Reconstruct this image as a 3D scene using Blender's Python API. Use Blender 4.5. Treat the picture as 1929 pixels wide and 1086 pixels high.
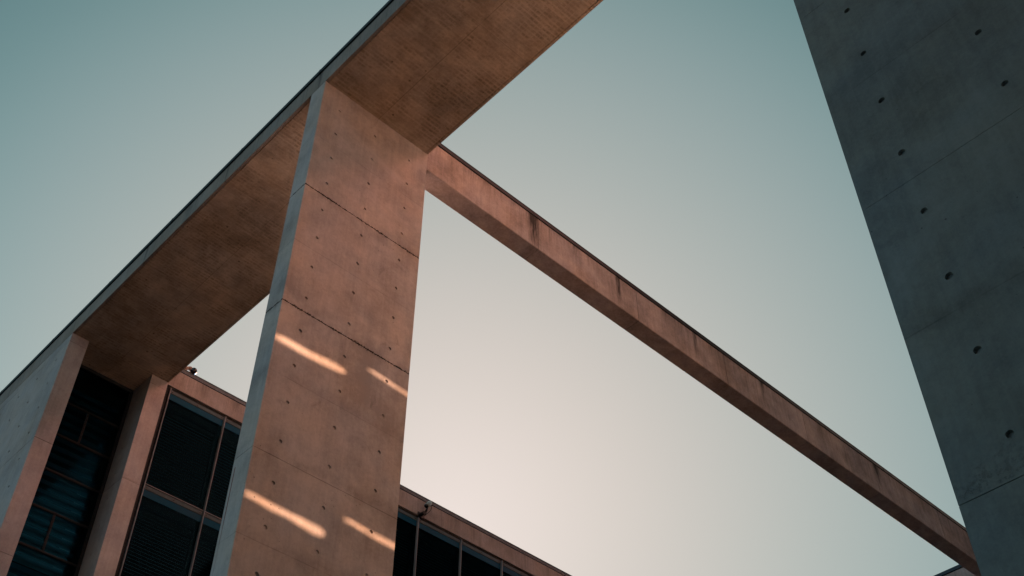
import bpy, bmesh, math, random
from mathutils import Matrix, Vector
R = math.radians
for o in list(bpy.data.objects): bpy.data.objects.remove(o, do_unlink=True)
S = bpy.context.scene
COL = S.collection

# ------------------------------------------------------------------ camera
# x runs along the beam, y along the roof slab, z up; metres, eye height 0, ground at GZ
GZ = -1.6
cam = bpy.data.objects.new('camera', bpy.data.cameras.new('camera'))
COL.objects.link(cam)
cam.data.sensor_width = 36.0
cam.data.lens = 40.975
cam.data.clip_start = 0.05
cam.data.clip_end = 6000
cam.matrix_world = (Matrix.Rotation(R(46.4293 - 90), 4, 'Z') @ Matrix.Rotation(R(90 + 45.4797), 4, 'X')
                    @ Matrix.Rotation(R(0.061), 4, 'Z'))
S.camera = cam

# ------------------------------------------------------------------ sky, sun, exposure
SUN_EL, SUN_AZ = R(14), R(-65.3)          # azimuth from +x
sun_dir = Vector((math.cos(SUN_EL) * math.cos(SUN_AZ), math.cos(SUN_EL) * math.sin(SUN_AZ), math.sin(SUN_EL)))
world = bpy.data.worlds.new('World')
S.world = world
world.use_nodes = True
nt = world.node_tree
nt.nodes.clear()
N = nt.nodes.new
L = nt.links.new
sky = N('ShaderNodeTexSky'); sky.sky_type = 'NISHITA'; sky.sun_disc = False
sky.sun_elevation = SUN_EL
sky.sun_rotation = math.atan2(sun_dir.x, sun_dir.y)
tint = N('ShaderNodeMix'); tint.data_type = 'RGBA'; tint.blend_type = 'MULTIPLY'
tint.inputs[0].default_value = 1
tint.inputs[7].default_value = (0.70, 0.76, 0.52, 1)
L(sky.outputs[0], tint.inputs[6])
# pale evening haze in the open sky: brightest low over the glazed wing, fading round it
tc = N('ShaderNodeTexCoord')
dotn = N('ShaderNodeVectorMath'); dotn.operation = 'DOT_PRODUCT'
haz, hel = R(50), R(33.5)
dotn.inputs[1].default_value = (math.cos(hel) * math.cos(haz), math.cos(hel) * math.sin(haz), math.sin(hel))
L(tc.outputs['Generated'], dotn.inputs[0])
ac = N('ShaderNodeMath'); ac.operation = 'ARCCOSINE'
L(dotn.outputs['Value'], ac.inputs[0])
sc = N('ShaderNodeMath'); sc.operation = 'MULTIPLY'; sc.inputs[1].default_value = 1 / R(50)
L(ac.outputs[0], sc.inputs[0])
ramp = N('ShaderNodeValToRGB'); ramp.color_ramp.interpolation = 'B_SPLINE'
st = [(0, (.405, .330, .302)), (5, (.355, .294, .264)), (10, (.294, .250, .223)), (15, (.228, .212, .192)),
      (20, (.168, .176, .164)), (25, (.112, .140, .137)), (30, (.058, .098, .098)), (36, (.018, .048, .052)), (46, (0, .006, .010))]
el = ramp.color_ramp.elements
el[0].position = 0; el[0].color = (*st[0][1], 1)
el[1].position = st[-1][0] / 50; el[1].color = (*st[-1][1], 1)
for a, c in st[1:-1]:
    e = el.new(a / 50); e.color = (*c, 1)
L(sc.outputs[0], ramp.inputs[0])
bg1 = N('ShaderNodeBackground'); bg1.inputs[1].default_value = 0.05
L(tint.outputs[2], bg1.inputs[0])
bg2 = N('ShaderNodeBackground'); bg2.inputs[1].default_value = 1.0
L(ramp.outputs[0], bg2.inputs[0])
# fill light added as sky glows outside the view: (azimuth, elevation, colour)
LOBES = [(-50, 18, 31, (6.6, 2.25, 1.68)), (-170, 45, 31, (.42, .43, .43)), (170, 20, 31, (.0, .17, .34)),
         (30, 19, 9.5, (270, 158, 104)), (45, 19, 9.5, (20, 30, 45))]
adds = bg2.outputs[0]
for az_, el_, rad_, c_ in LOBES:
    dn = N('ShaderNodeVectorMath'); dn.operation = 'DOT_PRODUCT'
    dn.inputs[1].default_value = (math.cos(R(el_)) * math.cos(R(az_)), math.cos(R(el_)) * math.sin(R(az_)), math.sin(R(el_)))
    L(tc.outputs['Generated'], dn.inputs[0])
    mr = N('ShaderNodeMapRange'); mr.interpolation_type = 'SMOOTHSTEP'
    mr.inputs[1].default_value = math.cos(R(rad_)); mr.inputs[2].default_value = 1.0
    L(dn.outputs['Value'], mr.inputs[0])
    b3 = N('ShaderNodeBackground'); b3.inputs[0].default_value = (*c_, 1)
    L(mr.outputs[0], b3.inputs[1])
    ad = N('ShaderNodeAddShader'); L(adds, ad.inputs[0]); L(b3.outputs[0], ad.inputs[1]); adds = ad.outputs[0]
add = N('ShaderNodeAddShader')
L(bg1.outputs[0], add.inputs[0]); L(adds, add.inputs[1])
wo = N('ShaderNodeOutputWorld'); L(add.outputs[0], wo.inputs[0])

sun = bpy.data.objects.new('sun', bpy.data.lights.new('sun', 'SUN'))  # shines from the rear, standing in for sunlight mirrored by windows
COL.objects.link(sun)
sun.data.energy = 4.0
sun.data.angle = R(0.65)
sun.data.color = (1.0, 0.54, 0.32)
sun.rotation_euler = (-sun_dir).to_track_quat('-Z', 'Y').to_euler()

S.view_settings.view_transform = 'Standard'
S.view_settings.look = 'None'
S.view_settings.exposure = 1.0
S.view_settings.gamma = 1.0
S.cycles.max_bounces = 8
S.cycles.diffuse_bounces = 6

# ------------------------------------------------------------------ helpers
def link(name, me, mat=None, parent=None):
    o = bpy.data.objects.new(name, me)
    COL.objects.link(o)
    if mat: me.materials.append(mat)
    if parent: o.parent = parent
    return o

def tag(o, label=None, cat=None, group=None, kind=None):
    if label: o['label'] = label
    if cat: o['category'] = cat
    if group: o['group'] = group
    if kind: o['kind'] = kind
    return o

def empty(name, loc, label=None, cat=None, group=None):
    o = bpy.data.objects.new(name, None)
    o.location = loc
    o.empty_display_size = 0.3
    COL.objects.link(o)
    return tag(o, label, cat, group)

class MB:
    """collects boxes, prisms and tubes in world coordinates; build() puts the origin where asked"""
    def __init__(s): s.bm = bmesh.new()
    def box(s, x0, x1, y0, y1, z0, z1, bev=0.0):
        b = bmesh.new()
        bmesh.ops.create_cube(b, size=1)
        for v in b.verts:
            v.co = Vector((x0 + (v.co.x + .5) * (x1 - x0), y0 + (v.co.y + .5) * (y1 - y0), z0 + (v.co.z + .5) * (z1 - z0)))
        if bev: bmesh.ops.bevel(b, geom=b.edges[:], offset=bev, segments=2, affect='EDGES')
        s.merge(b); return s
    def merge(s, b, M=None):
        if M is not None: b.transform(M)
        me = bpy.data.meshes.new('t'); b.to_mesh(me); b.free()
        s.bm.from_mesh(me); bpy.data.meshes.remove(me)
    def cyl(s, p0, p1, r, r2=None, seg=20, bev=0.0):
        p0, p1 = Vector(p0), Vector(p1); d = p1 - p0
        b = bmesh.new()
        bmesh.ops.create_cone(b, cap_ends=True, segments=seg, radius1=r, radius2=r if r2 is None else r2, depth=d.length)
        if bev:
            es = [e for e in b.edges if len(e.link_faces) == 2 and any(len(f.verts) > 4 for f in e.link_faces)]
            bmesh.ops.bevel(b, geom=es, offset=bev, segments=2, affect='EDGES')
        s.merge(b, Matrix.Translation((p0 + p1) / 2) @ d.to_track_quat('Z', 'Y').to_matrix().to_4x4()); return s
    def ball(s, p, r, sc=(1, 1, 1)):
        b = bmesh.new(); bmesh.ops.create_uvsphere(b, u_segments=16, v_segments=10, radius=r)
        s.merge(b, Matrix.Translation(p) @ Matrix.Diagonal((*sc, 1))); return s
    def tube(s, pts, r, seg=8):
        for a, b in zip(pts, pts[1:]): s.cyl(a, b, r, seg=seg)
        for p in pts[1:-1]: s.ball(p, r)
        return s
    def build(s, name, mat, parent=None, origin=(0, 0, 0), smooth=False):
        org = Vector(origin)
        if parent: org = parent.matrix_world.translation.copy() if False else Vector(origin)
        for v in s.bm.verts: v.co -= org
        me = bpy.data.meshes.new(name)
        bmesh.ops.recalc_face_normals(s.bm, faces=s.bm.faces)
        s.bm.to_mesh(me); s.bm.free()
        if smooth:
            for p in me.polygons: p.use_smooth = True
        o = link(name, me, mat)
        if parent:
            o.parent = parent
            o.location = org - wloc(parent)
        else:
            o.location = org
        return o

def wloc(o):
    v = Vector(o.location)
    while o.parent:
        o = o.parent; v += Vector(o.location)
    return v

# ------------------------------------------------------------------ materials
def new_mat(name):
    m = bpy.data.materials.new(name); m.use_nodes = True
    m.node_tree.nodes.clear()
    return m, m.node_tree

class G:
    """tiny node-graph writer"""
    def __init__(s, nt): s.nt = nt
    def n(s, t, **kw):
        x = s.nt.nodes.new(t)
        for k, v in kw.items(): setattr(x, k, v)
        return x
    def put(s, sock, v):
        if v is None: return
        if isinstance(v, bpy.types.NodeSocket): s.nt.links.new(v, sock)
        elif isinstance(v, (tuple, list)) and sock.type == 'RGBA' and len(v) == 3: sock.default_value = (*v, 1)
        else: sock.default_value = v
    def m(s, op, a, b=None, c=None, clamp=False):
        x = s.n('ShaderNodeMath', operation=op, use_clamp=clamp)
        s.put(x.inputs[0], a); s.put(x.inputs[1], b); s.put(x.inputs[2], c)
        return x.outputs[0]
    def mix(s, f, a, b, mode='MIX'):
        x = s.n('ShaderNodeMix', data_type='RGBA', blend_type=mode)
        s.put(x.inputs[0], f); s.put(x.inputs[6], a); s.put(x.inputs[7], b)
        return x.outputs[2]
    def rng(s, v, a, b, c=0., d=1., smooth=False):
        x = s.n('ShaderNodeMapRange'); x.interpolation_type = 'SMOOTHSTEP' if smooth else 'LINEAR'
        for i, q in enumerate((v, a, b, c, d)): s.put(x.inputs[i], q)
        return x.outputs[0]
    def noise(s, vec, scale, detail=4., rough=.55, dist=0., stretch=None, off=None):
        if stretch or off:
            mp = s.n('ShaderNodeMapping')
            if stretch: mp.inputs['Scale'].default_value = stretch
            if off: mp.inputs['Location'].default_value = off
            s.put(mp.inputs[0], vec); vec = mp.outputs[0]
        x = s.n('ShaderNodeTexNoise')
        s.put(x.inputs['Vector'], vec); x.inputs['Scale'].default_value = scale
        x.inputs['Detail'].default_value = detail; x.inputs['Roughness'].default_value = rough
        x.inputs['Distortion'].default_value = dist
        return x.outputs[0]

def line_mask(g, coord, pos, half, soft):
    """1 on the line coord = pos"""
    d = g.m('ABSOLUTE', g.m('SUBTRACT', coord, pos))
    return g.rng(d, half, half + soft, 1., 0., True)

def period_mask(g, coord, start, step, half, soft):
    f = g.m('FRACT', g.m('DIVIDE', g.m('SUBTRACT', coord, start - step / 2), step))
    d = g.m('MULTIPLY', g.m('ABSOLUTE', g.m('SUBTRACT', f, .5)), step)
    return g.rng(d, half, half + soft, 1., 0., True)

def concrete(name, base=(.36, .33, .30), dark=.72, streak='z', seams=(), rag=(), stains=None, extra=None, mott=1., board=0., seed=0):
    """fair-faced concrete: cloudy tone, formwork streaks, pin holes, seams (axis, start, step or None, strength),
    rag = heights of ragged dark joints, stains = dirt runs under cap joints"""
    mat, nt = new_mat(name); g = G(nt)
    geo = g.n('ShaderNodeNewGeometry'); P = geo.outputs['Position']
    sep = g.n('ShaderNodeSeparateXYZ'); g.put(sep.inputs[0], P)
    ax = {'x': sep.outputs[0], 'y': sep.outputs[1], 'z': sep.outputs[2]}
    o = (seed * 7.3, seed * 3.1, seed * 1.7)
    big = g.noise(P, .55, 5, .6, .6, off=o)
    mid = g.noise(P, 2.4, 6, .62, .4, off=o)
    fine = g.noise(P, 22, 5, .6, off=o)
    grain = g.noise(P, 60, 4, .75)
    st = {'z': (5, 5, .35), 'x': (.35, 5, 5), 'y': (5, .35, 5)}[streak]
    strk = g.noise(P, 2.6, 6, .65, .2, stretch=st, off=o)
    v = g.m('ADD', g.m('MULTIPLY', g.rng(big, .3, .7, -1, 1), .30 * mott), g.m('MULTIPLY', g.rng(mid, .3, .7, -1, 1), .24 * mott))
    v = g.m('ADD', v, g.m('MULTIPLY', g.rng(fine, .3, .7, -1, 1), .20))
    v = g.m('ADD', v, g.m('MULTIPLY', g.rng(strk, .3, .7, -1, 1), .22 + board * .35))
    v = g.m('ADD', v, g.m('MULTIPLY', g.rng(grain, .3, .7, -1, 1), .17))
    tone = g.rng(v, -.62, .62, dark, 1.20)
    col = g.mix(1., base, tone, 'MULTIPLY')
    # warm / cool drift of the cement skin
    hue = g.noise(P, 1.1, 3, .5, .3, off=(3 + o[0], 9, 1))
    col = g.mix(g.rng(hue, .35, .68), col, g.mix(1., col, (1.07, .99, .90), 'MULTIPLY'))
    # darker blotches
    blot = g.noise(P, 1.7, 6, .7, 1.0, off=(o[0] + 11, 4, 2))
    bm_ = g.rng(blot, .60, .74, 0, .34 * mott, True)
    col = g.mix(bm_, col, g.mix(1., col, (.58, .56, .54), 'MULTIPLY'))
    # pin holes
    vor = g.n('ShaderNodeTexVoronoi'); vor.feature = 'F1'; vor.inputs['Scale'].default_value = 9
    vor.inputs['Randomness'].default_value = 1.0
    g.put(vor.inputs['Vector'], P)
    thr = g.rng(g.noise(P, 1.3, 2, .5, off=(5, 5, o[0])), .45, .75, .02, .115)
    pin = g.m('LESS_THAN', vor.outputs['Distance'], thr)
    col = g.mix(g.m('MULTIPLY', pin, .55), col, (.07, .06, .055))
    h = g.m('ADD', g.m('MULTIPLY', fine, .35), g.m('MULTIPLY', grain, .22))
    h = g.m('SUBTRACT', h, g.m('MULTIPLY', pin, .6))
    wob = g.m('MULTIPLY', g.m('SUBTRACT', g.noise(P, 1.6, 4, .6), .5), .018)
    for axis, start, step, k in seams:
        c = g.m('ADD', ax[axis], wob)
        mk = period_mask(g, c, start, step, .003, .007) if step else line_mask(g, c, start, .003, .007)
        brk = g.rng(g.noise(P, 2.2, 3, .6, off=(start, 2, 3)), .38, .58)
        mk = g.m('MULTIPLY', mk, g.m('MULTIPLY_ADD', brk, .8, .2))
        col = g.mix(g.m('MULTIPLY', mk, k), col, (.05, .045, .04))
        side = g.rng(g.m('FRACT', g.m('DIVIDE', g.m('SUBTRACT', c, start), step)), 0, .12, .12 * k, 0) if step else \
            g.m('MULTIPLY', g.rng(g.m('SUBTRACT', c, start), 0, .3, .12 * k, 0), g.m('GREATER_THAN', c, start))
        col = g.mix(side, col, (.12, .105, .095))
        h = g.m('SUBTRACT', h, g.m('MULTIPLY', mk, .8 * k))
    for zz, k in rag:
        nz = g.noise(P, 26, 4, .7)
        nb = g.noise(P, 3.5, 3, .6, off=(2, 2, 2))
        reach = g.m('MULTIPLY', g.rng(nz, .42, .66, .004, .045), g.rng(nb, .35, .6, .35, 1.))
        d = g.m('ABSOLUTE', g.m('SUBTRACT', ax['z'], zz))
        mk = g.m('LESS_THAN', d, reach)
        col = g.mix(g.m('MULTIPLY', mk, k), col, (.035, .03, .028))
        halo = g.m('MULTIPLY', g.rng(d, 0, .16, .35, 0, True), g.rng(nb, .4, .62))
        col = g.mix(halo, col, g.mix(1., col, (.55, .52, .5), 'MULTIPLY'))
        h = g.m('SUBTRACT', h, g.m('MULTIPLY', mk, 1.2))
    if stains:
        axis, runs, ztop, zlen = stains
        c = g.m('ADD', ax[axis], g.m('MULTIPLY', g.m('SUBTRACT', g.noise(P, 1.2, 4, .6), .5), .06))
        down = g.m('SUBTRACT', ztop, ax['z'])
        jag = g.noise(P, 9, 4, .7, stretch=(2.2, 2.2, .25))
        tot = None
        for pos, wd, k, ln in runs:
            a = g.rng(g.m('ABSOLUTE', g.m('SUBTRACT', c, pos)), 0, wd, 1, 0, True)
            b = g.rng(down, 0, zlen * ln, 1, 0)
            t = g.m('MULTIPLY', g.m('MULTIPLY', a, b), g.m('MULTIPLY', g.rng(jag, .34, .58, .25, 1.15), k))
            tot = t if tot is None else g.m('MAXIMUM', tot, t)
        drip = g.noise(P, 7, 5, .7, stretch=(2.5, 2.5, .12), off=(4, 4, 4))
        fringe = g.m('MULTIPLY', g.rng(drip, .52, .72, 0, .55), g.rng(down, 0, .8, 1, .15))
        tot = g.m('MAXIMUM', tot, fringe, clamp=True)
        col = g.mix(g.m('MINIMUM', tot, .92), col, (.03, .026, .024))
    if extra: col, h = extra(g, P, ax, col, h)
    bs = g.n('ShaderNodeBsdfPrincipled')
    g.put(bs.inputs['Base Color'], col)
    g.put(bs.inputs['Roughness'], g.rng(fine, .3, .7, .72, .9))
    bs.inputs['Specular IOR Level'].default_value = .22
    bp = g.n('ShaderNodeBump'); bp.inputs['Strength'].default_value = .55; bp.inputs['Distance'].default_value = .006
    g.put(bp.inputs['Height'], h); g.put(bs.inputs['Normal'], bp.outputs[0])
    out = g.n('ShaderNodeOutputMaterial'); g.put(out.inputs[0], bs.outputs[0])
    return mat

def plain(name, col, rough=.5, metal=0., spec=.5, noise=.0, scale=6., bump=0.):
    mat, nt = new_mat(name); g = G(nt)
    P = g.n('ShaderNodeNewGeometry').outputs['Position']
    bs = g.n('ShaderNodeBsdfPrincipled')
    n = g.noise(P, scale, 5, .6)
    g.put(bs.inputs['Base Color'], g.mix(1., col, g.rng(n, .3, .7, 1 - noise, 1 + noise), 'MULTIPLY') if noise else col)
    g.put(bs.inputs['Roughness'], g.rng(n, .3, .7, max(.02, rough - .08), rough + .08) if rough > .1 else rough)
    bs.inputs['Metallic'].default_value = metal
    bs.inputs['Specular IOR Level'].default_value = spec
    if bump:
        bp = g.n('ShaderNodeBump'); bp.inputs['Strength'].default_value = bump; bp.inputs['Distance'].default_value = .01
        g.put(bp.inputs['Height'], g.noise(P, scale * 8, 4, .6)); g.put(bs.inputs['Normal'], bp.outputs[0])
    out = g.n('ShaderNodeOutputMaterial'); g.put(out.inputs[0], bs.outputs[0])
    return mat

def honeycomb(g, P, ax, col, h):
    """open gravel pockets just above the lowest visible pour joint of the near wall"""
    z = ax['z']; y = ax['y']
    a = g.m('MULTIPLY', g.rng(g.m('SUBTRACT', z, 4.22), 0, .55, 1, 0), g.m('GREATER_THAN', z, 4.22))
    a = g.m('MULTIPLY', a, g.rng(y, 1.5, 2.45, .55, 1.))
    n = g.noise(P, 30, 5, .75)
    big = g.noise(P, 2.6, 3, .6, off=(1, 6, 2))
    t = g.m('MULTIPLY', g.m('MULTIPLY', g.rng(n, .5, .6), a), g.rng(big, .36, .56))
    col = g.mix(g.m('MULTIPLY', t, .42), col, (.06, .055, .05))
    b = g.m('MULTIPLY', g.rng(g.m('ABSOLUTE', g.m('SUBTRACT', z, 5.62)), 0, .16, .5, 0, True), g.rng(g.noise(P, 3.2, 5, .65, .6, off=(8, 1, 4)), .42, .62))
    col = g.mix(b, col, g.mix(1., col, (.55, .53, .52), 'MULTIPLY'))
    return col, g.m('SUBTRACT', h, g.m('MULTIPLY', t, .9))

def pour_bands(g, P, ax, col, h):
    """cloudy darker bands left where two pours met, and a pale vertical board seam"""
    z = ax['z']
    nb = g.noise(P, 2.0, 5, .65, .5, off=(8, 3, 4))
    for zz, k in ((9.78, .5), (11.2, .35), (8.4, .3)):
        up = g.m('MULTIPLY', g.rng(g.m('ABSOLUTE', g.m('SUBTRACT', z, zz + .04)), 0, .22, k, 0, True), g.rng(nb, .4, .62))
        col = g.mix(up, col, g.mix(1., col, (.55, .52, .5), 'MULTIPLY'))
    pale = g.m('MULTIPLY', g.rng(g.m('ABSOLUTE', g.m('SUBTRACT', ax['x'], 7.425)), 0, .035, .28, 0, True), g.rng(g.noise(P, 1.4, 2, .5), .38, .6))
    col = g.mix(pale, col, g.mix(1., col, (1.35, 1.32, 1.28), 'MULTIPLY'))
    # rusty scratch running down the narrow side
    sx = g.m('LESS_THAN', ax['x'], 6.18)
    ln = g.rng(g.m('ABSOLUTE', g.m('SUBTRACT', ax['y'], 11.945)), .006, .016, 1, 0)
    zr = g.m('MULTIPLY', g.rng(z, 8.3, 8.9, .25, 1), g.m('LESS_THAN', z, 9.62))
    k = g.m('MULTIPLY', g.m('MULTIPLY', sx, ln), zr)
    col = g.mix(g.m('MULTIPLY', k, .85), col, (.16, .02, .015))
    return col, h

def board_dots(g, P, ax, col, h):
    """small dark fibres and dots in rows, the print of a woven shuttering liner"""
    rows = g.m('FRACT', g.m('DIVIDE', g.m('ADD', ax['y'], g.m('MULTIPLY', g.noise(P, 1.3, 2, .5), .03)), .085))
    cols = g.m('FRACT', g.m('DIVIDE', ax['x'], .105))
    rm = g.rng(g.m('ABSOLUTE', g.m('SUBTRACT', rows, .5)), .18, .42, 1, 0, True)
    cm = g.rng(g.m('ABSOLUTE', g.m('SUBTRACT', cols, .5)), .30, .49, 1, .25, True)
    n1 = g.rng(g.noise(P, 9, 4, .7, stretch=(.8, 1.2, 1)), .38, .60)
    n2 = g.rng(g.noise(P, 1.1, 4, .6, .8, off=(7, 2, 2)), .38, .60, .15, 1)
    k = g.m('MULTIPLY', g.m('MULTIPLY', rm, cm), g.m('MULTIPLY', n1, n2))
    col = g.mix(g.m('MULTIPLY', k, .52), col, (.10, .07, .045))
    d = g.n('ShaderNodeTexVoronoi'); d.inputs['Scale'].default_value = 3.2; g.put(d.inputs['Vector'], P)
    spot = g.rng(d.outputs['Distance'], .03, .10, .8, 0, True)
    spot = g.m('MULTIPLY', spot, g.rng(g.noise(P, .9, 2, .5, off=(1, 1, 5)), .48, .56))
    col = g.mix(spot, col, (.06, .045, .03))
    return col, g.m('SUBTRACT', h, g.m('MULTIPLY', k, .3))

M_pier = concrete('pier_concrete', (.45, .41, .40), mott=1.7, seams=[('z', 11.19, 1.3925 * 2, .28), ('z', 9.78, None, .35)],
                  rag=[(15.365, .9), (12.595, .85)], extra=pour_bands, seed=1)
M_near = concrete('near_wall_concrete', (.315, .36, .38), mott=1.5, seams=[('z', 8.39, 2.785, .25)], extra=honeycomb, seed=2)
M_fin = concrete('fin_concrete', (.38, .365, .37), mott=1.3, seams=[('z', 12.63, 2.76, .7)], seed=3)
M_slab = concrete('roof_slab_concrete', (.50, .42, .335), streak='x', board=-.05, mott=1.5, dark=.55, extra=board_dots,
                  seams=[('x', 7.43, None, .45), ('y', 8.66, 3.13, .35)], seed=4)
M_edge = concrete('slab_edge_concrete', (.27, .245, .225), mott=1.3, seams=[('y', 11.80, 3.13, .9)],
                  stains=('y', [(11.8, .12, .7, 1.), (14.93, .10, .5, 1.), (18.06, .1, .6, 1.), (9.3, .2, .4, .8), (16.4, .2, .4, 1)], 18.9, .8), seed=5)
M_beam = concrete('beam_concrete', (.43, .36, .355), streak='z', mott=1.5, dark=.55,
                  seams=[('x', 11.77, 3.13, .85)],
                  stains=('x', [(11.64, .22, 1.9, 1.2), (14.29, .12, 1.5, 1.1), (12.9, .35, .6, .7), (15.9, .3, .5, .8), (16.95, .13, 1.1, 1.), (19.5, .14, 1.0, .8), (10.2, .3, .5, .7),
                                (9.35, .25, .30, .9), (21.9, .15, .55, .9), (24.4, .20, 1.4, .9), (26.6, .12, .6, 1.), (29, .15, .6, 1.)], 18.9, .95), seed=6)
M_fascia = concrete('fascia_concrete', (.30, .27, .265), mott=1.2, dark=.62, seams=[('x', 10.3, 6.26, .4)],
                    stains=('x', [(9.6, .3, .45, 1.), (10.6, .25, .45, .9), (11.7, .2, .35, 1.), (17.9, .3, .4, 1.), (19.3, .2, .35, 1)], 18.9, .7), seed=7)
M_wall = concrete('wall_concrete', (.36, .33, .30), seed=8)
M_capd = plain('dark_roof_flashing', (.020, .024, .028), .45, .3, .4, .25)
M_capg = plain('zinc_roof_flashing', (.11, .13, .15), .6, .1, .2, .25)
M_gap = plain('shadow_gap_black', (.012, .012, .013), .8)  # near-black base stands in for the shade inside the recess
M_alu = plain('brushed_aluminium', (.17, .185, .20), .5, .2, .3, .1)
M_bar = plain('weathered_glazing_bar', (.018, .022, .025), .6, 0, .2, .1)
M_frame = plain('anodised_frame', (.012, .015, .017), .6, 0, .12, .1)
M_rail = plain('grey_clamp_rail', (.065, .09, .10), .6, 0, .1, .2)
M_bolt = plain('steel_bolt', (.05, .05, .05), .4, .8)
M_box = plain('blind_housing', (.030, .024, .022), .6, 0, .2, .2)
M_slat = plain('blind_slat', (.09, .15, .17), .5, 0, .2, .2)
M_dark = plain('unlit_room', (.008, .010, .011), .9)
M_blue = plain('sky_reflection_blue', (.004, .052, .095), .5, 0, .05, .15, 2.)  # blue base stands in for sky mirrored in the glass
M_white = plain('camera_housing_paint', (.17, .23, .23), .4, 0, .4, .1)
M_black = plain('black_plastic', (.012, .012, .013), .35, 0, .4)
M_rust = plain('weathered_bracket', (.33, .24, .21), .7, .1, .3, .3, 30)
M_far = plain('dark_light_blocker', (.03, .027, .025), .8, 0, .2, .2, .5)  # kept dark so the added wall returns little light
M_bounce = plain('pale_bounce', (.80, .64, .50), .85, 0, .2, .12, .8)  # pale skin of the added volumes that bounce warm light
M_pave_d = plain('dark_paving', (.018, .018, .018), .8, 0, .2, .12, .8)

def glass_mat(name, col=(.004, .012, .016), stripes=False):
    mat, nt = new_mat(name); g = G(nt)
    P = g.n('ShaderNodeNewGeometry').outputs['Position']
    di = g.n('ShaderNodeBsdfDiffuse'); g.put(di.inputs[0], col)
    gl = g.n('ShaderNodeBsdfGlossy'); gl.inputs['Roughness'].default_value = .03
    gl.inputs[0].default_value = (.05, .20, .28, 1)
    tr = g.n('ShaderNodeBsdfTransparent'); tr.inputs[0].default_value = (.45, .62, .68, 1)
    fr = g.n('ShaderNodeFresnel'); fr.inputs[0].default_value = 1.10
    bp = g.n('ShaderNodeBump'); bp.inputs['Strength'].default_value = .05; bp.inputs['Distance'].default_value = .01
    g.put(bp.inputs['Height'], g.noise(P, 1.2, 2, .5)); g.put(gl.inputs['Normal'], bp.outputs[0])
    a = g.n('ShaderNodeMixShader'); a.inputs[0].default_value = .85
    g.put(a.inputs[1], di.outputs[0]); g.put(a.inputs[2], tr.outputs[0])
    b = g.n('ShaderNodeMixShader'); g.put(b.inputs[0], fr.outputs[0]); g.put(b.inputs[1], a.outputs[0]); g.put(b.inputs[2], gl.outputs[0])
    if stripes:      # painted teal bands imitate the striped sky reflection in the stair glazing
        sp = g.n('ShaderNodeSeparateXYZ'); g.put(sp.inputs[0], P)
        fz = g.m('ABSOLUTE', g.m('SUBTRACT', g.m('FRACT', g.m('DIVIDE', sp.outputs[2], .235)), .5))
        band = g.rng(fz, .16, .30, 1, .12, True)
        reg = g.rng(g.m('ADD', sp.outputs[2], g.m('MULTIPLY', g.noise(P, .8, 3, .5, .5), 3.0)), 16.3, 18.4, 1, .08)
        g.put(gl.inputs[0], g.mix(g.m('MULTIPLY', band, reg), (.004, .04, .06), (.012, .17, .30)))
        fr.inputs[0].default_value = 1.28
    out = g.n('ShaderNodeOutputMaterial'); g.put(out.inputs[0], b.outputs[0])
    return mat
M_glass = glass_mat('window_glass')
M_glass_s = glass_mat('striped_reflection_glass', (.002, .010, .016), True)

# ------------------------------------------------------------------ concrete wall pieces with tie holes and pour joints
HR, HD, HC = .031, .028, .075    # hole radius, depth, half cell

def ringed(lo, hi, cuts):
    c = sorted({round(v, 5) for v in [lo, hi] + [q for q in cuts if lo < q < hi]})
    return c

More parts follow.
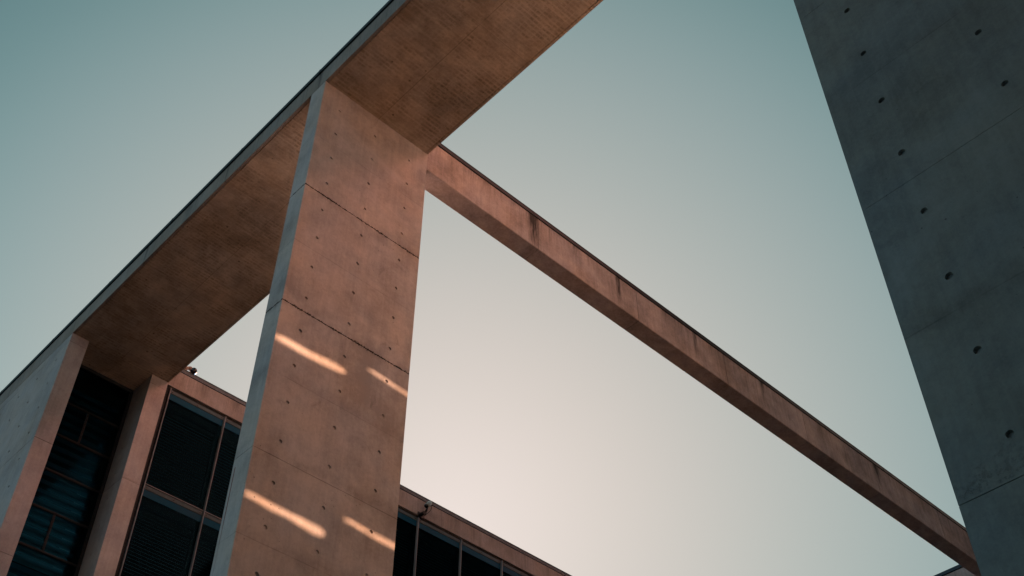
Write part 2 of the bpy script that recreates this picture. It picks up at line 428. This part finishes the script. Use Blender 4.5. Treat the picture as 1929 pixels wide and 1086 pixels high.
def pier(name, x0, x1, y0, y1, z0, z1, joints, holes, mat, origin, parent=None):
    """joints: (z, half width, depth) run right round; holes: {side: ([positions along], [heights])}"""
    bm = bmesh.new()
    fr = {'-x': (Vector((x0, y1, 0)), Vector((0, -1, 0)), y1 - y0, Vector((1, 0, 0))),
          '+x': (Vector((x1, y0, 0)), Vector((0, 1, 0)), y1 - y0, Vector((-1, 0, 0))),
          '-y': (Vector((x0, y0, 0)), Vector((1, 0, 0)), x1 - x0, Vector((0, 1, 0))),
          '+y': (Vector((x1, y1, 0)), Vector((-1, 0, 0)), x1 - x0, Vector((0, -1, 0)))}
    def jd(zm):
        for z, hw, d in joints:
            if abs(zm - z) < hw: return d
        return 0.
    for side, (org, du, w, inn) in fr.items():
        hs, hz = holes.get(side, ([], []))
        al = [abs(p - (org.y if side[1] == 'x' else org.x)) for p in hs]
        ac_ = ringed(0, w, [q for a in al for q in (a - HC, a + HC)])
        zc = ringed(z0, z1, [q for z, hw, d in joints for q in (z - hw, z + hw)] + [q for z in hz for q in (z - HC, z + HC)])
        def pt(a, z, ins):
            a = min(max(a, ins), w - ins)
            p = org + du * a + inn * ins
            return Vector((p.x, p.y, z))
        for i in range(len(zc) - 1):
            za, zb = zc[i], zc[i + 1]; d = jd((za + zb) / 2)
            for j in range(len(ac_) - 1):
                a, b = ac_[j], ac_[j + 1]; am = (a + b) / 2
                hole = abs(zb - za - 2 * HC) < 1e-3 and abs(b - a - 2 * HC) < 1e-3 and any(abs(am - q) < 1e-3 for q in al) and any(abs((za + zb) / 2 - q) < 1e-3 for q in hz)
                if not hole:
                    bm.faces.new([bm.verts.new(p) for p in (pt(a, za, d), pt(b, za, d), pt(b, zb, d), pt(a, zb, d))])
                else:
                    zm = (za + zb) / 2; K = 24
                    outer, inner, deep = [], [], []
                    rj = HR * random.uniform(.92, 1.06)
                    for k in range(K):
                        t = 2 * math.pi * k / K + math.pi / 4
                        cx, cz = math.cos(t), math.sin(t)
                        s_ = HC / max(abs(cx), abs(cz))
                        outer.append(bm.verts.new(pt(am + cx * s_, zm + cz * s_, 0)))
                        inner.append(bm.verts.new(pt(am + cx * rj, zm + cz * rj, 0)))
                        deep.append(bm.verts.new(pt(am + cx * rj * .86, zm + cz * rj * .86, 0) + inn * HD))
                    for k in range(K):
                        q = (k + 1) % K
                        bm.faces.new((outer[k], outer[q], inner[q], inner[k]))
                        bm.faces.new((inner[k], inner[q], deep[q], deep[k]))
                    bm.faces.new(deep)
            # ledges into the joint
            if i + 1 < len(zc) - 1:
                d2 = jd((zb + zc[i + 2]) / 2)
                if abs(d2 - d) > 1e-6:
                    for j in range(len(ac_) - 1):
                        a, b = ac_[j], ac_[j + 1]
                        bm.faces.new([bm.verts.new(p) for p in (pt(a, zb, d), pt(b, zb, d), pt(b, zb, d2), pt(a, zb, d2))])
    for z in (z0, z1):
        bm.faces.new([bm.verts.new(p) for p in ((x0, y0, z), (x1, y0, z), (x1, y1, z), (x0, y1, z))])
    bmesh.ops.remove_doubles(bm, verts=bm.verts, dist=1e-5)
    bmesh.ops.recalc_face_normals(bm, faces=bm.faces)
    # soften the long upright arrises a little
    es = [e for e in bm.edges if len(e.link_faces) == 2 and e.calc_length() > .12 and abs(e.verts[0].co.x - e.verts[1].co.x) < 1e-6
          and abs(e.verts[0].co.y - e.verts[1].co.y) < 1e-6 and e.calc_face_angle(0) > 1.2]
    m = MB(); m.bm.free(); m.bm = bm
    return m.build(name, mat, parent, origin)

random.seed(4)
HZ = [17.82 - .7045 * k for k in range(27)]
JW, JN = (.008, .014), (.003, .004)
# main pier: wide face looks toward -y, narrow side toward -x
X0, X1, Y0, Y1, H = 6.151, 8.690, 11.565, 12.010, 18.40
main_j = [(15.365, *JW), (12.595, *JW), (9.78, *JN), (7.0, *JN), (4.21, *JN), (1.43, *JN)]
p1 = pier('concrete_pier', X0 + .003, X1 - .003, Y0, Y1, GZ, H - .004, main_j, {'-y': ([6.56, 7.405, 8.25], HZ)}, M_pier, ((X0 + X1) / 2, (Y0 + Y1) / 2, GZ))
tag(p1, 'tall free standing concrete pier with tie holes and streaks of sunlight on its face', 'pillar', 'concrete piers under the roof slab')
# near pier at the right: only its broad side is seen
hz2 = [z - .012 for z in [9.445 + .7035 * k for k in range(-12, 13)]]
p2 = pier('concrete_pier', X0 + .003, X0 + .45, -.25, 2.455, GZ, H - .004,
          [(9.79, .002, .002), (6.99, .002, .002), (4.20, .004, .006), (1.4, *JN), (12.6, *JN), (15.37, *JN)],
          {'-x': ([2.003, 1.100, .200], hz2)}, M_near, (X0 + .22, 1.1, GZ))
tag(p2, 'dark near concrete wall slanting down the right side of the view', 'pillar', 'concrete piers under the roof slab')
# two fins that carry the slab at the building
hz3 = [17.87 - .7035 * k for k in range(24)]
p3 = pier('concrete_pier', X0 + .003, 6.572, 21.130, 31.0, GZ, H - .004, [(15.385, *JN), (12.63, *JN), (9.85, *JN)],
          {'-x': ([21.62 + .905 * k for k in range(10)], hz3)}, M_fin, (6.36, 26, GZ))
tag(p3, 'concrete fin at the far left with broad grey side, left of the dark glazing', 'pillar', 'concrete piers under the roof slab')
p4 = pier('concrete_pier', 8.250, X1 - .003, 21.130, 31.0, GZ, H - .004, [(15.42, *JN), (12.63, *JN), (9.85, *JN)],
          {'-x': ([21.62 + .905 * k for k in range(10)], hz3)}, M_fin, (8.47, 26, GZ))
tag(p4, 'slim concrete fin between the dark glazing and the louvred windows', 'pillar', 'concrete piers under the roof slab')

# ------------------------------------------------------------------ roof slab
SY0, SY1, ZT, ZC = -.6, 33.0, 18.885, 19.010
slab = empty('roof_slab', ((X0 + X1) / 2, 12, H), 'long concrete roof slab with brown underside crossing from lower left to top', 'roof')
m = MB()
gi, gw = .055, .016      # drip groove inset and width
m.box(X0 + gi + gw, X1 - gi - gw, SY0, SY1, H, ZT - .06)
m.box(X0 + .02, X1 - .02, SY0, SY1, H + .02, ZT - .04)
m.box(X1 - gi, X1, SY0, SY1, H - .002, ZT)
m.build('underside', M_slab, slab, slab.location)
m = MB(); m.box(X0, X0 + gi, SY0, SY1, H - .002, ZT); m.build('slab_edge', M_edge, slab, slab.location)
m = MB()
m.box(X0 - .028, X0 + .10, SY0, SY1, ZT + .018, ZC)
m.box(X1 - .10, X1 + .012, SY0, SY1, ZT + .018, ZC)
m.box(X0 + .10, X1 - .10, SY0, SY1, ZT - .02, ZC - .02)
yy = 9.2
while yy < 30: m.box(X0 - .034, X0 - .020, yy - .02, yy + .02, ZT + .012, ZC - .004); yy += 2.63
m.build('roof_flashing', M_capd, slab, slab.location)
m = MB(); m.box(X0 + .02, X1 - .02, SY0 + .01, SY1 - .01, ZT, ZT + .018); m.build('shadow_gap', M_gap, slab, slab.location)

# ------------------------------------------------------------------ beam
BX0, BX1, BY0, BY1, BZ0 = X1 - .003, 30.497, 11.572, 11.990, 17.936
beam = empty('concrete_beam', ((BX0 + BX1) / 2, 11.78, BZ0), 'slender stained concrete beam running from the tall pier across the sky', 'beam')
bm = bmesh.new()
xs = [BX0]
x = 11.77
while x < BX1: xs += [x - .004, x + .004]; x += 3.13
xs.append(BX1)
prof = lambda d: [(BY0 + d, BZ0 + .012 + d), (BY0 + .012 + d, BZ0 + d), (BY1 - .003 - d, BZ0 + d), (BY1 - d, BZ0 + .003 + d), (BY1 - d, ZT), (BY0 + d, ZT)]
rings = []
for i in range(len(xs) - 1):
    d = .006 if i % 2 else 0.
    for xx in (xs[i], xs[i + 1]): rings.append([bm.verts.new((xx, y, z)) for y, z in prof(d)])
for r0, r1 in zip(rings, rings[1:]):
    for k in range(6):
        q = (k + 1) % 6
        try: bm.faces.new((r0[k], r0[q], r1[q], r1[k]))
        except ValueError: pass
bm.faces.new(rings[0]); bm.faces.new(rings[-1])
bmesh.ops.recalc_face_normals(bm, faces=bm.faces)
m = MB(); m.bm.free(); m.bm = bm
m.build('beam_body', M_beam, beam, beam.location)
m = MB(); m.box(BX0 + .02, BX1, BY0 - .018, BY1 + .018, ZT + .022, ZC - .012); m.box(BX0 + .02, BX1, BY0 - .026, BY1 + .026, ZC - .012, ZC)
xx = 11.66
while xx < BX1: m.box(xx - .02, xx + .02, BY0 - .024, BY0 - .010, ZT + .016, ZC - .010); xx += 2.63
m.build('roof_flashing', M_capd, beam, beam.location)
m = MB(); m.box(BX0 + .02, BX1, BY0 + .006, BY1 - .006, ZT, ZT + .022); m.build('shadow_gap', M_gap, beam, beam.location)

# ------------------------------------------------------------------ glazing between the two fins
gz = empty('stairwell_glazing', (7.41, 21.98, GZ), 'tall dark glazing with thin cross bars set back between the two concrete fins', 'window')
GX0, GX1, GY = 6.575, 8.247, 21.98
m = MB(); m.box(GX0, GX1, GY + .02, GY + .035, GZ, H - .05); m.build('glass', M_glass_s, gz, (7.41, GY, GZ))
zr = [17.96, 17.21, 16.305, 15.37, 14.43, 13.48, 12.57, 11.62, 10.68, 9.73]
m = MB()
for z in zr[1:]:
    m.box(GX0, GX1 - .07, GY - .03, GY + .019, z - .020, z - .008); m.box(GX0, GX1 - .07, GY - .03, GY + .019, z + .008, z + .020)
m.box(GX0, GX1, GY - .02, GY + .08, H - .09, H - .008)
m.box(GX1 - .075, GX1 - .05, GY - .03, GY + .019, GZ, H - .095); m.box(GX1 - .035, GX1 - .002, GY - .03, GY + .019, GZ, H - .095)
for a, b in ((17.21, 16.305), (14.43, 13.48), (11.62, 10.68)):
    for dx in (-.022, .010): m.box(7.372 + dx, 7.372 + dx + .012, GY - .035, GY + .018, b + .03, a - .03)
    for k in range(7):
        zz = b + .09 + k * (a - b - .18) / 6
        m.box(7.358, 7.384, GY - .03, GY + .017, zz - .012, zz + .012)
m.build('frame', M_bar, gz, (7.41, GY, GZ))
m = MB(); z = 17.8
while z > 8.5:
    m.box(GX0 + .02, GX1 - .1, GY + .30, GY + .46, z - .012, z + .10); z -= .235
m.build('reflection_slats', plain('blue_reflection_slats', (.03, .17, .23), .5, 0, .3, .5, .7), gz, (7.41, GY, GZ))  # blue slats imitate the striped sky reflection in the glass
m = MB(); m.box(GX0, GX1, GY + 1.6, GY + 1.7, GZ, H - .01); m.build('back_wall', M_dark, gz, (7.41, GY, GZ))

# ------------------------------------------------------------------ louvred building behind
FX0, FX1, FY = 8.698, 30.49, 21.150
bld = empty('office_building', (19.5, 27, GZ), 'glazed building with concrete fascia and dark louvred windows behind the tall pier', 'building')
m = MB(); m.box(FX0, FX1, FY, FY + .5, 18.362, ZT)
m.build('fascia', M_fascia, bld, (19.5, FY, 18.6))
m = MB(); m.box(FX0 + .02, FX1, FY - .012, FY + .3, ZT + .022, ZC - .012); m.box(FX0 + .02, FX1, FY - .030, FY + .3, ZC - .012, ZC)
m.build('roof_flashing', M_capg, bld, (19.5, FY, 18.9))
m = MB(); m.box(FX0 + .02, FX1, FY + .02, FY + .4, ZT, ZT + .022)
m.box(FX0, FX1, FY + .06, FY + .5, 18.295, 18.362)
m.build('shadow_gap', M_gap, bld, (19.5, FY, 18.9))
m = MB(); m.box(FX0, FX1, FY + .30, FY + 12, ZT - .02, ZC - .03); m.build('roof', M_capd, bld, (19.5, FY + 6, 18.9))
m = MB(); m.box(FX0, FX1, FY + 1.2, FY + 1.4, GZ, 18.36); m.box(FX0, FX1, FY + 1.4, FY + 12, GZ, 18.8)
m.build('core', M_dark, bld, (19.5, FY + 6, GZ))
m = MB(); m.box(FX0, FX1, FY + .02, FY + 1.19, GZ, 7.02); m.build('plinth', M_wall, bld, (19.5, FY + .5, GZ))
MX, STEP, ST = 8.795, 1.5625, 2.785
NB, NS = 14, 4
WZ = 18.295
m = MB(); m.box(FX0, 8.765, FY + .03, FY + .25, 7.02, 18.295); m.build('jamb', M_frame, bld, (8.73, FY + .1, 12))

def window(first=False):
    """one storey-high window; local origin at its upper left corner"""
    wx = STEP - .03
    root = MB()
    # outer frame of the sash, set back behind the glass shingle
    root.box(.02, .075, .10, .16, -ST + .06, -.46); root.box(wx - .095, wx - .01, .10, .16, -ST + .06, -.46)
    root.box(.076, wx - .096, .10, .16, -.52, -.46); root.box(.076, wx - .096, .10, .16, -ST + .06, -ST + .11)
    f = root.build('window', M_frame, bld, bld.location)
    m = MB(); m.box(.012, wx - .006, .015, .055, -.115, -.012, .006); a = m.build('clamp_rail', M_rail, f, wloc(f))
    for x in (.07, wx / 2, wx - .07):
        m = MB(); m.cyl((x, .016, -.062), (x, .002, -.062), .017, seg=12)
        b = m.build('clamp_bolt', M_bolt, f, wloc(f))
    m = MB(); m.box(.014, wx - .008, .030, .046, -.285, -.117); c = m.build('sky_reflection_strip', M_blue, f, wloc(f))
    m = MB(); m.box(.014, wx - .008, .034, .044, -ST + .03, -.288); d = m.build('pane', M_glass, f, wloc(f))
    m = MB(); m.box(.02, wx - .01, .17, .34, -.60, -.25); e = m.build('blind_box', M_box, f, wloc(f))
    m = MB(); z = -.63
    while z > -ST + .08:
        b_ = bmesh.new(); bmesh.ops.create_cube(b_, size=1)
        b_.transform(Matrix.Translation((wx / 2, .23, z)) @ Matrix.Rotation(R(35), 4, 'X') @ Matrix.Diagonal((wx - .18, .095, .004, 1)))
        m.merge(b_); z -= .084
    h_ = m.build('blind', M_slat, f, wloc(f))
    return f
# the local parts were modelled round the world origin: move each mesh so its own origin is the corner
f = window()
base = wloc(f)
for ch in list(f.children):
    for v in ch.data.vertices: v.co += base
    ch.location = (0, 0, 0)
for v in f.data.vertices: v.co += base
kids = list(f.children)
f.location = Vector((MX + .02, FY + .01, WZ)) - bld.location
for s in range(NS):
    for i in range(NB):
        if i == 0 and s == 0: continue
        c = f.copy(); COL.objects.link(c); c.parent = bld
        c.location = Vector((MX + .02 + i * STEP, FY + .01, WZ - s * ST)) - bld.location
        for k in kids:
            d = k.copy(); COL.objects.link(d); d.parent = c
for i in range(NB + 1):
    m = MB(); x = MX + i * STEP
    m.box(x - .008, x + .008, FY - .030, FY + .09, 7.05, 18.29)
    m.build('mullion', M_alu, bld, (x, FY, 7.05))
    m = MB(); m.box(x - .045, x - .012, FY + .06, FY + .22, 7.05, 18.29); m.build('window_post', M_frame, bld, (x, FY, 7.05))
for s in range(1, NS + 1):
    m = MB(); z = WZ - s * ST
    m.box(FX0 + .08, FX1, FY + .012, FY + .050, z + .004, z + .020)
    m.build('transom', M_alu, bld, (19.5, FY, z))

# ------------------------------------------------------------------ wing closing the court on the right
wing = empty('side_wing', (33, 5, GZ), 'roof corner of a concrete wing seen under the far end of the beam, lower right', 'building')
m = MB(); m.box(30.53, 38, -14, 34, GZ, ZT); m.build('wall', M_fascia, wing, (33, 5, GZ))
m = MB(); m.box(30.50, 30.9, -14, 34, ZT + .02, ZC); m.box(30.9, 38, -14, 34, ZT + .02, ZC - .03); m.build('roof_flashing', M_capd, wing, (33, 5, ZT))

# ------------------------------------------------------------------ security cameras
def px_dir(x, y):
    f_, pit, h = 2195.6, R(45.4797), R(46.4293)
    X, Y = (x - 964.5) / f_, (543 - y) / f_
    fw = math.cos(pit) - Y * math.sin(pit); z = math.sin(pit) + Y * math.cos(pit)
    return Vector((fw * math.cos(h) + X * math.sin(h), fw * math.sin(h) - X * math.cos(h), z))
c1 = empty('security_camera', (16.66, FY - .02, 18.33), 'pale security camera with a cable loop on the fascia right of the tall pier', 'camera', 'security cameras on the building')
pc = (16.66, FY - .05, 18.36)
body0, body1 = Vector((16.60, FY - .34, 18.50)), Vector((16.80, FY - .22, 18.74))
ax_ = (body1 - body0).normalized()
m = MB(); m.cyl(body0, body1, .062, seg=28, bev=.008); m.cyl(body0 - ax_ * .035 + Vector((0, 0, .004)), body1 - ax_ * .02, .070, .070, seg=28)
m.build('housing', M_white, c1, c1.location, True)
m = MB(); m.cyl(body0 - ax_ * .040, body0 - ax_ * .034, .056, seg=24); m.build('lens', M_black, c1, c1.location, True)
m = MB(); m.box(16.56, 16.80, FY - .03, FY - .002, 18.30, 18.46, .01)
m.tube([(16.68, FY - .03, 18.37), (16.66, FY - .20, 18.34), (16.66, FY - .27, 18.42)], .032, 12); m.ball((16.66, FY - .20, 18.34), .055)
m.cyl((16.66, FY - .27, 18.42), (16.69, FY - .28, 18.56), .026)
m.cyl((16.60, FY - .06, 18.34), (16.60, FY - .26, 18.31), .055, seg=18, bev=.01)
m.build('bracket', M_black, c1, c1.location)
pts = []
for k in range(13):
    t = k / 12; a = math.pi * t
    pts.append(body1.lerp(Vector((16.74, FY - .10, 18.38)), t) + Vector((.11 * math.sin(a), -.02, .02 * math.sin(a))))
m = MB(); m.tube(pts, .009, 6); m.build('cable', M_black, c1, c1.location)

c2 = empty('security_camera', (9.25, FY + .05, ZC), 'small black round camera on the roof edge beside the slab', 'camera', 'security cameras on the building')
q = Vector((9.235, FY - .04, ZC + .075))
view = Vector((-.40, -.78, -.48)).normalized()
m = MB(); m.cyl(q - view * .10, q + view * .06, .078, seg=28, bev=.01); m.build('housing', M_black, c2, c2.location, True)
m = MB(); m.cyl(q + view * .061, q + view * .066, .062, seg=24); m.build('lens', plain('lens_glass', (.004, .004, .005), .12), c2, c2.location, True)
m = MB(); m.ball(q + Vector((-.10, .02, .035)), .075, (1, .8, .7)); m.ball(q + Vector((-.19, .04, .005)), .06, (1, 1, .8))
m.box(q.x - .42, q.x - .16, q.y + .03, q.y + .14, ZC - .002, ZC + .10, .015); m.ball(q + Vector((-.30, .06, .07)), .07, (1.1, .8, .8))
m.cyl(q + Vector((-.05, .05, .0)), q + Vector((-.05, .12, -.08)), .025)
m.build('bracket', M_rust, c2, c2.location)

# ------------------------------------------------------------------ ground and added light blockers and bouncers out of view
m = MB(); m.box(-900, 900, -900, 900, GZ - .5, GZ); o = m.build('ground', M_pave_d, None, (0, 0, GZ)); tag(o, kind='structure')
# added dark block, unseen: cuts sky light on the near wall
lw = empty('left_light_blocker', (-14, -6, GZ), 'added dark block behind the viewer on the left, dimming the near wall', 'building')
m = MB(); m.box(-13, -4, -23.9, 4.5, GZ, 27.0); m.build('wall', M_frame, lw, lw.location)

# lamp geometry for the added light blockers and the slotted mask
TE = math.tan(SUN_EL); SX, SY = math.cos(SUN_AZ), math.sin(SUN_AZ)
def toward_sun(x, y, z, yt):
    t = (yt - y) / SY
    return x + SX * t, z + TE * t
OY = -24.0
hx0, _ = toward_sun(5.5, Y0, 9, OY); hx1, _ = toward_sun(9.4, Y0, 9, OY)
_, hz0 = toward_sun(6, Y0, 8.3, OY); _, hz1_ = toward_sun(6, Y0, 12.9, OY)
TOP = toward_sun(0, 21.2, 19.0, OY)[1] + 4.0
opp = empty('sun_blocker', (10, OY - .5, GZ), 'added unseen wall across the court that blocks the sun, with one opening', 'building')  # added wall, unseen: shades everything except through one opening
m = MB()
D = .5
for a_, b_, spans in ((-60, hx0, [(GZ, TOP)]), (hx0, hx1, [(GZ, hz0), (hz1_, TOP)]), (hx1, 90, [(GZ, TOP)])):
    for c_, d_ in spans: m.box(a_, b_, OY - D, OY, c_, d_)
m.build('wall', M_far, opp, opp.location)
# added pale volume, unseen: bounces warm light up to slab and pier
tr_ = empty('bounce_volume', (20, -5, GZ), 'added pale volume right of the viewer, unseen, bouncing light up to the slab', 'building')
TZ = 11.2
m = MB(); m.box(6.62, 17.0, -23.9, 2.1, GZ, TZ); m.box(10.5, 17.0, 2.3, 3.6, GZ, TZ - .6); m.build('bounce_deck', M_bounce, tr_, tr_.location)
m = MB(); m.box(17.02, 26.98, -23.9, 3.6, GZ, TZ - .2); m.build('dark_blocker', M_pave_d, tr_, tr_.location)  # added dark part, keeps bounce light off the far beam

tw = empty('beam_light_blocker', (36, -6, GZ), 'added tall block hidden by the near wall, dimming the far beam', 'building')  # added block, unseen: cuts sky light on the beam's far end
m = MB(); m.box(27.0, 45.0, -23.9, 5.0, TZ + .01, 36.0); m.build('wall', M_frame, tw, tw.location)

# added mask, unseen: its four slots shape the light streaks on the tall pier
WY = 2.2
def slot(pts): return [toward_sun(x, Y0, z, WY) for x, z in pts]
slots = [slot(p) for p in (
    [(6.17, 11.775), (6.16, 11.85), (6.25, 11.890), (6.5, 11.900), (6.8, 11.905), (7.05, 11.935), (7.25, 11.950), (7.42, 11.945), (7.48, 11.89), (7.38, 11.83), (7.2, 11.81), (6.9, 11.785), (6.6, 11.770), (6.35, 11.778)],
    [(7.86, 12.185), (7.90, 12.232), (8.0, 12.240), (8.25, 12.225), (8.45, 12.205), (8.66, 12.195), (8.85, 12.16), (8.85, 12.10), (8.60, 12.135), (8.4, 12.140), (8.2, 12.165), (8.0, 12.175)],
    [(6.16, 8.985), (6.17, 9.03), (6.24, 9.055), (6.5, 9.045), (6.85, 9.035), (7.1, 9.040), (7.42, 9.035), (7.49, 8.98), (7.42, 8.905), (7.25, 8.905), (7.0, 8.940), (6.85, 8.955), (6.6, 8.950), (6.4, 8.975)],
    [(7.76, 9.335), (7.80, 9.378), (7.9, 9.392), (8.05, 9.372), (8.3, 9.358), (8.5, 9.362), (8.66, 9.355), (8.85, 9.33), (8.85, 9.265), (8.60, 9.285), (8.4, 9.282), (8.2, 9.300), (7.95, 9.322)])]
wx0, wx1 = toward_sun(5.2, Y0, 0, WY)[0], toward_sun(9.9, Y0, 0, WY)[0]
wz1 = 18.0; wx1 = 15.2; wx0 = 8.95
wz0 = 10.8
import mathutils
outer = [(wx0, wz0), (wx1, wz0), (wx1, wz1), (wx0, wz1)]
loops = [outer] + slots
tess = mathutils.geometry.tessellate_polygon([[Vector((x, z, 0)) for x, z in lp] for lp in loops])
flat = [p for lp in loops for p in lp]
bm = bmesh.new(); TH = .04
fv = [bm.verts.new((x, WY, z)) for x, z in flat]
bv = [bm.verts.new((x + SX * TH / abs(SY), WY - TH, z + TE * TH / abs(SY))) for x, z in flat]
for t in tess:
    try: bm.faces.new([fv[i] for i in t]); bm.faces.new([bv[i] for i in reversed(t)])
    except ValueError: pass
i0 = 0
for lp in loops:
    n = len(lp)
    for k in range(n):
        a, b = i0 + k, i0 + (k + 1) % n
        bm.faces.new((fv[a], fv[b], bv[b], bv[a]))
    i0 += n
bmesh.ops.recalc_face_normals(bm, faces=bm.faces)
m = MB(); m.bm.free(); m.bm = bm
o = m.build('slotted_light_mask', M_bounce, None, ((wx0 + wx1) / 2, WY, GZ))
tag(o, 'added slotted mask behind the near dark pier that shapes the light streaks', 'wall')
